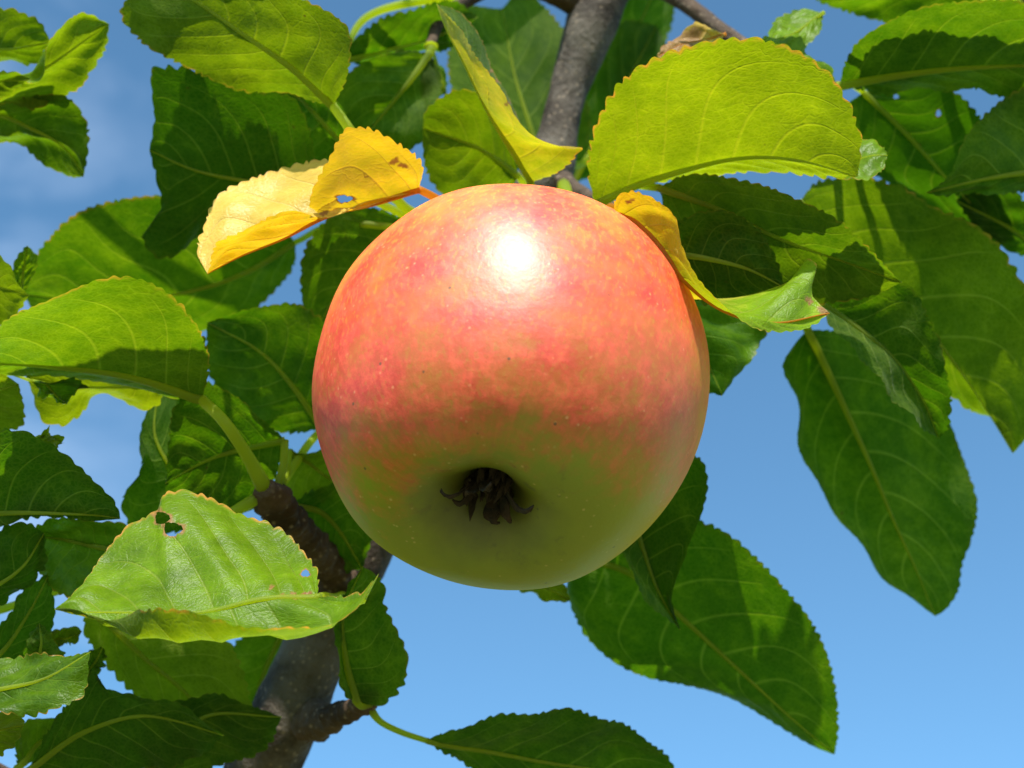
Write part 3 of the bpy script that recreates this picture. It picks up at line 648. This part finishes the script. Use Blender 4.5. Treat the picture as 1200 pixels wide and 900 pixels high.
leaf([(-75,610,26.6),(0,604,26.3),(60,598,26.2),(141,608,26.3)], [(-50,540,25.9),(0,502,25.5),(32,506,25.5),(62,521,25.6),(92,544,25.8),(118,571,26.0),(136,591,26.2)], [(-40,630,26.8),(0,620,26.7),(22,612,26.6),(50,603,26.5),(100,609,26.4)], 'u', 'l3', tint=0.05, rim=0.1, pitch=3.0, dz=1.3, label='dark green toothed leaf in shade pointing right below the arched leaf')
leaf([(155,650,28.8),(110,640,28.7),(70,632,28.7),(25,628,28.8)], [(150,620,28.6),(110,606,28.5),(65,610,28.5),(35,622,28.6)], [(150,690,28.5),(105,705,28.4),(60,690,28.4),(35,655,28.6)], 't', stalk=[(200,640,28.9),(312,578,29)], tint=0.25, rim=0.7)
leaf([(260,605,30.6),(212,562,30.4),(182,512,30.4),(184,464,30.6)], [(200,625,30.5),(150,612,30.4),(144,582,30.3),(165,549,30.3),(162,520,30.4),(170,490,30.5)], [(260,560,30.8),(240,500,30.8),(210,462,30.8)], 'u', stalk=[(300,590,29.6),(312,578,29.0)], tint=0.1, rim=0.1, pitch=2.8)
leaf([(334,516,29.6),(285,526,29.6),(237,542,29.6),(194,566,29.7)], [(310,492,29.3),(270,460,29.1),(236,448,29.0),(206,474,29.1),(197,520,29.4)], [(318,570,29.9),(275,602,30.0),(225,608,30.0),(197,590,29.9)], 'u', stalk=[(332,545,29.4),(325,570,29.2),(318,582,29.1)], tint=0.1, rim=0.2)
leaf([(340,528,30.8),(370,550,30.8),(410,575,31)], [(350,530,30.6),(390,528,30.6),(420,550,30.8)], [(333,552,31.0),(335,588,31.2),(385,580,31.1)], 'u', stalk=[(335,555,30),(320,580,29.2)], tint=0.7, rim=0.1, rib=.7)
leaf([(342,592,30.9),(375,600,30.9),(400,625,31.0),(425,668,31.2)], [(370,572,30.7),(410,560,30.7),(440,600,30.9)], [(345,612,31.0),(365,645,31.2),(400,668,31.3)], 'u', stalk=[(330,592,30),(322,586,29.2)], tint=0.1, rim=0.1)
# top left corner
leaf([(-50,132,30.6),(10,102,30.3),(70,66,30.2),(128,28,30.3)], [(-30,100,30.2),(5,91,30.0),(42,89,29.9),(47,74,29.8),(56,45,29.6),(95,15,29.9)], [(-10,128,30.8),(40,123,30.9),(80,109,30.9),(104,85,30.7),(123,60,30.5)], 'u', 'l1', tint=0.6, rim=0.6)
leaf([(-60,50,30.8),(-10,58,30.6),(60,50,30.6)], [(-40,20,30.4),(10,10,30.2),(45,25,30.4)], [(-40,80,31.0),(0,74,31.0),(40,74,30.9)], 'u', 'l1', tint=0.4, rim=0.3)
leaf([(-60,105,29.8),(-20,100,29.5),(36,93,29.5)], [(-30,85,29.3),(10,82,29.3)], [(-30,125,29.9),(0,112,29.8),(25,100,29.6)], 'u', 'l1', tint=0.5, rim=0.6, rib=.7)
leaf([(-50,128,31.4),(10,140,31.2),(65,164,31.2),(98,207,31.4)], [(-10,112,31.0),(35,112,30.8),(68,108,30.8),(86,118,30.9),(100,150,31.0),(103,182,31.2)], [(-30,165,31.7),(0,169,31.7),(40,180,31.7),(62,197,31.7),(82,208,31.6)], 'u', 'l1', tint=0.3, rim=0.4)

# --- lower left
leaf([(372,700,26.8),(310,704,26.6),(240,714,26.4),(150,720,26.2),(64,714,26.2)],
     [(372,672,27.4),(352,642,28.0),(332,622,28.4),(308,608,28.6),(282,599,28.7),(250,585,28.8),(218,575,28.8),(192,578,28.7),(184,600,28.5),(152,619,28.2),(122,648,27.7),(98,682,27.0)],
     [(420,694,26.5),(447,674,26.2),(436,695,25.7),(420,714,25.4),(380,735,25.1),(320,732,24.8),(250,720,24.7),(200,715,24.9),(165,716,25.3),(125,726,25.8)],
     't', stalk=[(380,698,27.6),(392,700,29.5),(402,698,31.6)], tint=0.62, rim=1.0, quilt=4.5, wave=1.2, rib=.8, amp=1.1, pitch=2.8,
     Rm=[(400,712,26.4),(415,716,26.1),(385,735,25.9),(330,748,25.6),(270,752,25.4),(210,748,25.4),(150,737,25.7)],
     holes=[(203,620,11,8),(190,607,9,7),(358,672,5,4)], spots=[(188,606,12),(330,700,6),(345,698,6),(360,697,6),(318,688,4)], dz=-2.2, label='sunlit green leaf with a chewed hole and brown edge')
leaf([(418,822,29.0),(405,772,28.8),(402,722,28.7),(425,664,28.8)], [(404,815,28.8),(396,780,28.6),(394,730,28.6),(406,690,28.7)], [(448,826,29.0),(470,806,29.0),(478,772,28.9),(464,736,28.8),(452,712,28.7),(448,680,28.7)], 'u', stalk=[(424,826,29.1),(432,822,29.2)], tint=0.15, rim=0.2, rib=1.1, pitch=3.0)
leaf([(105,708,30.0),(165,768,30.0),(220,815,30.2),(270,885,30.5)], [(98,738,29.8),(138,795,29.9),(180,835,30.1),(225,885,30.4)], [(180,705,30.3),(262,745,30.4),(292,815,30.5),(292,870,30.6)], 'u', stalk=[(90,690,30.2),(-40,720,30),(-110,680,29.6)], tint=0.65, rim=0.1)
leaf([(345,715,30.8),(312,780,30.9),(290,855,31.1),(275,915,31.3)], [(295,735,30.6),(263,790,30.6),(256,860,30.9)], [(380,745,31.1),(360,800,31.2),(325,880,31.4)], 'u', stalk=[(360,700,33.2),(388,700,33.0)], dz=2.4, tint=0.35, rim=0.1)
leaf([(30,905,28.8),(100,858,28.5),(170,838,28.5),(262,862,28.7)], [(60,850,28.3),(95,800,28.0),(112,785,28.0),(128,812,28.2),(190,820,28.3),(238,842,28.5)], [(80,915,29.0),(160,905,29.0),(230,890,28.9)], 'u', 'bot2', tint=0.0, rim=0.1, pitch=3.2)
leaf([(200,930,29.8),(200,880,29.6),(240,840,29.6),(330,840,30)], [(160,880,29.5),(190,830,29.4),(250,815,29.5)], [(250,900,29.8),(310,880,30)], 'u', 'bot', tint=0.1, rim=0.1)
leaf([(-70,835,26.6),(-10,812,26.4),(50,795,26.3),(106,764,26.3)], [(-50,790,27.0),(0,773,27.0),(45,768,26.8),(82,766,26.5)], [(-30,850,26.0),(0,840,25.9),(60,832,25.8),(92,815,25.9),(102,790,26.1)], 't', 'l4', tint=0.3, rim=0.9, wave=0.7)
leaf([(45,778,27.6),(48,755,27.5),(46,730,27.6)], [(28,775,27.4),(33,748,27.4)], [(75,770,27.8),(60,745,27.7)], 'u', 'l4', tint=0.2, rim=0.3, rib=.5)
leaf([(-60,720,28.2),(-10,690,28.0),(30,660,28.0),(52,625,28.2)], [(-50,670,27.9),(0,620,27.8),(30,612,28.0)], [(-20,715,28.3),(20,695,28.3),(52,668,28.3)], 'u', 'l3', tint=0.0, rim=0.1)
leaf([(-50,800,28.6),(0,765,28.4),(30,725,28.4),(58,672,28.6)], [(-30,750,28.2),(10,722,28.1),(28,690,28.3)], [(0,795,28.8),(45,770,28.8),(64,725,28.7)], 'u', 'l4', tint=0.0, rim=0.1)
leaf([(50,760,29.4),(72,748,29.2),(96,740,29.2)], [(62,738,29.0),(84,733,29.0)], [(68,760,29.4),(88,752,29.3)], 'u', 'l4', tint=0.7, rim=0.2, rib=.4)
leaf([(95,800,29.3),(112,775,29.2),(120,758,29.2)], [(98,780,29.1),(106,762,29.1)], [(116,790,29.3),(124,770,29.3)], 'u', 'bot2', tint=0.3, rim=0.3, rib=.4)
leaf([(-50,880,26.6),(-15,860,26.4),(28,850,26.4)], [(-30,845,26.0),(10,834,25.9),(27,840,26.1)], [(-20,890,26.8),(15,875,26.7)], 'u', 'l4', tint=0.8, rim=0.4)
leaf([(20,900,29.6),(50,870,29.5),(90,850,29.6)], [(20,850,29.2),(50,838,29.2)], [(60,890,29.8),(90,870,29.8)], 'u', 'bot2', tint=0.4, rim=0.2)

# --- unseen crown leaves, added above the picture to shade the ones below
def shade_leaf(x, y, d, ang, l, wd, slope, tint=0.2, node='knot'):
    ca, sa = math.cos(math.radians(ang)), math.sin(math.radians(ang))
    def pt(t, o): return (x+ca*l*t-sa*o, y-(sa*l*t+ca*o)*0.55, d+slope*(sa*l*t+ca*o)/60.0)
    leaf([pt(t, 0) for t in (0, .3, .65, 1)], [pt(.06, wd*.6), pt(.3, wd), pt(.65, wd*.85), pt(.9, wd*.35)], [pt(.06, -wd*.6), pt(.3, -wd), pt(.65, -wd*.85), pt(.9, -wd*.35)], 'u', node, tint=tint)
for a in ((985,-60,30.0,180,200,80,-0.45), (1010,-60,30.4,5,240,90,-0.6), (1180,-30,33.4,190,240,90,-0.4)):
    shade_leaf(*a, node='rr2')
for a in ((430,-90,32.9,170,200,85,-1.2),):
    shade_leaf(*a, node='u1')
for a in ((320,-75,30.6,180,210,80,-0.5),):
    shade_leaf(*a, node='u2')
for a in ((225,-70,27.0,180,260,85,-0.5),):
    shade_leaf(*a, node='u3')

# ------------------------------------------------------------------ the apple
AC = W((597, 457, 26.95))
tilt = Matrix.Rotation(math.radians(8), 3, 'Y') @ Matrix.Rotation(math.radians(-8), 3, 'X')
apple = empty('apple', Vector(AC) + tilt @ Vector((0, 0, -0.90*AR)))
tag(apple, 'ripe apple, red above and yellow green below, hanging with its dried calyx showing', 'apple')
PR = [(0.0, -.60), (.05, -.62), (.11, -.69), (.19, -.785), (.29, -.865), (.40, -.892), (.54, -.852), (.70, -.735), (.85, -.53), (.955, -.27), (1.0, .02),
      (.985, .28), (.910, .52), (.78, .71), (.62, .83), (.47, .87), (.33, .85), (.21, .77), (.12, .67), (.05, .59), (0, .57)]
pc = crom(np.array([(a, b, 0) for a, b in PR]), 110)
nseg = 140; V = []
for i, (r, z, _) in enumerate(pc):
    for j in range(nseg):
        t = 2*math.pi*j/nseg
        lob = 0.017*math.cos(5*t+0.6)*max(0, -z)*min(1, r*3) + 0.011*math.cos(2*t+1) + 0.008*math.cos(3*t+.4)*z + 0.004*math.sin(7*t+6*z)
        V.append((AR*max(r, 1e-4)*(1+lob)*math.cos(t), AR*max(r, 1e-4)*(1+lob)*math.sin(t), AR*(z+0.010*math.cos(5*t+0.6)*math.exp(-((r-.42)/.2)**2)*(z < 0))))
F = [(i*nseg+j, i*nseg+(j+1) % nseg, (i+1)*nseg+(j+1) % nseg, (i+1)*nseg+j) for i in range(len(pc)-1) for j in range(nseg)]
skin = mesh_obj('skin', V, F, M_APPLE)
def apart(o, parent=apple, m=None):
    o.parent = parent; return o
bpy.context.view_layer.update()
AMAT = Matrix.Translation(Vector(AC)) @ tilt.to_4x4()
skin.parent = apple; skin.matrix_parent_inverse = apple.matrix_world.inverted(); skin.matrix_basis = AMAT
# stem from the top cavity to the fruit spur
top = np.array(AMAT @ Vector((0, 0, .56*AR)))
sp0 = W((585, 283, 33.0))
st = tube('stem', [top, np.array(AMAT @ Vector((0, 0, .80*AR))), np.array(AMAT @ Vector((0.001, .002, 1.05*AR)))*0.6+sp0*0.4, sp0], [.0011, .0010, .0011, .0017], M_STEM, None, 12, 40, 0.03, 2, 3)
st.parent = apple; st.matrix_parent_inverse = apple.matrix_world.inverted()
# dried calyx: a dark knob in the basin with withered sepals
def loc(v): return np.array(AMAT @ Vector(v))
rgc = np.random.default_rng(4)
kb, kf = [], []
def spike(p0, p1, p2, r0, sides=6, n=7):
    P = crom([p0, p1, p2], n); o = len(kb)
    T = p2-p0; T = T/np.linalg.norm(T); A = np.cross(T, [.3, .5, .8]); A /= np.linalg.norm(A); B = np.cross(T, A)
    for i in range(n):
        r = r0*(1-i/(n-1))**0.6+0.00006
        for j in range(sides):
            t = 2*math.pi*j/sides
            kb.append(loc(P[i]+(A*math.cos(t)+B*math.sin(t))*r*(1+rgc.normal(0, .22))))
    for i in range(n-1):
        for j in range(sides):
            a0, b0 = o+i*sides+j, o+i*sides+(j+1) % sides
            kf.append((a0, b0, b0+sides, a0+sides))
    kf.append(tuple(range(o+(n-1)*sides, o+n*sides)))
# withered stamens and the crumpled cup they stand in
for i in range(64):
    t = rgc.uniform(0, 6.283); r = 0.0044*math.sqrt(rgc.uniform(0, 1)); q = np.array([math.cos(t), math.sin(t), 0])
    h = rgc.uniform(.0030, .0068); o = rgc.normal(0, .0008, 3)
    spike(q*r+np.array([0, 0, -.0240]), q*r*1.1+np.array([0, 0, -.0240-h*.6])+o*.5, q*r*(.9+rgc.uniform(-.2, .5))+np.array([0, 0, -.0240-h])+o, rgc.uniform(.0005, .0010))
cx = mesh_obj('calyx', kb, kf, M_CALYX); cx.parent = apple; cx.matrix_parent_inverse = apple.matrix_world.inverted()
def sepal(ang, length, width, up, bend, twist, seed):
    rg = np.random.default_rng(seed); P = []; n = 12
    for i in range(n):
        t = i/(n-1)
        r = 0.0024+length*t; z = -0.0262 - up*math.sin(t*2.0) + bend*t*t
        a = ang + twist*t*t
        wd = width*(1-t)**0.7*(0.75+0.5*math.sin(t*3.1))*(1+0.35*math.sin(9*t+seed))+0.00012
        c = np.array([r*math.cos(a), r*math.sin(a), z]); tn = np.array([-math.sin(a), math.cos(a), 0])
        for k in (-1, -0.35, 0.35, 1):
            P.append(c + tn*wd*k + np.array([0, 0, -0.0007*(k*k)*(1-t)+rg.normal(0, .00010)]))
    top_ = [loc(p) for p in P]; bot_ = [loc(p+np.array([0, 0, 0.00045])) for p in P]
    V = top_+bot_; m = len(P); F = []
    for i in range(n-1):
        for k in range(3):
            a0 = i*4+k; F.append((a0, a0+4, a0+5, a0+1)); F.append((m+a0, m+a0+1, m+a0+5, m+a0+4))
        F.append((i*4, m+i*4, m+i*4+4, i*4+4)); F.append((i*4+3, i*4+7, m+i*4+7, m+i*4+3))
    F.append(((n-1)*4, (n-1)*4+1, (n-1)*4+2, (n-1)*4+3)[::-1])
    o = mesh_obj('sepal', V, F, M_SEPAL); o.parent = cx
    return o
# angle 0 = right in the picture, -90 = towards the viewer
for a, l, wd, up, bd, tw in ((-12, .0076, .0010, .0072, -.0022, -.25), (-88, .0062, .0009, .0080, -.0010, .15), (-146, .0068, .0004, .0076, -.0020, .10), (165, .0034, .0009, .0050, .0, .2),
                             (75, .0034, .0013, .0048, 0, -.2), (-120, .0036, .0012, .0070, -.001, 0), (25, .0040, .0012, .0052, 0, .3)):
    sepal(math.radians(a), l, wd, up, bd, tw, int(a)+300)
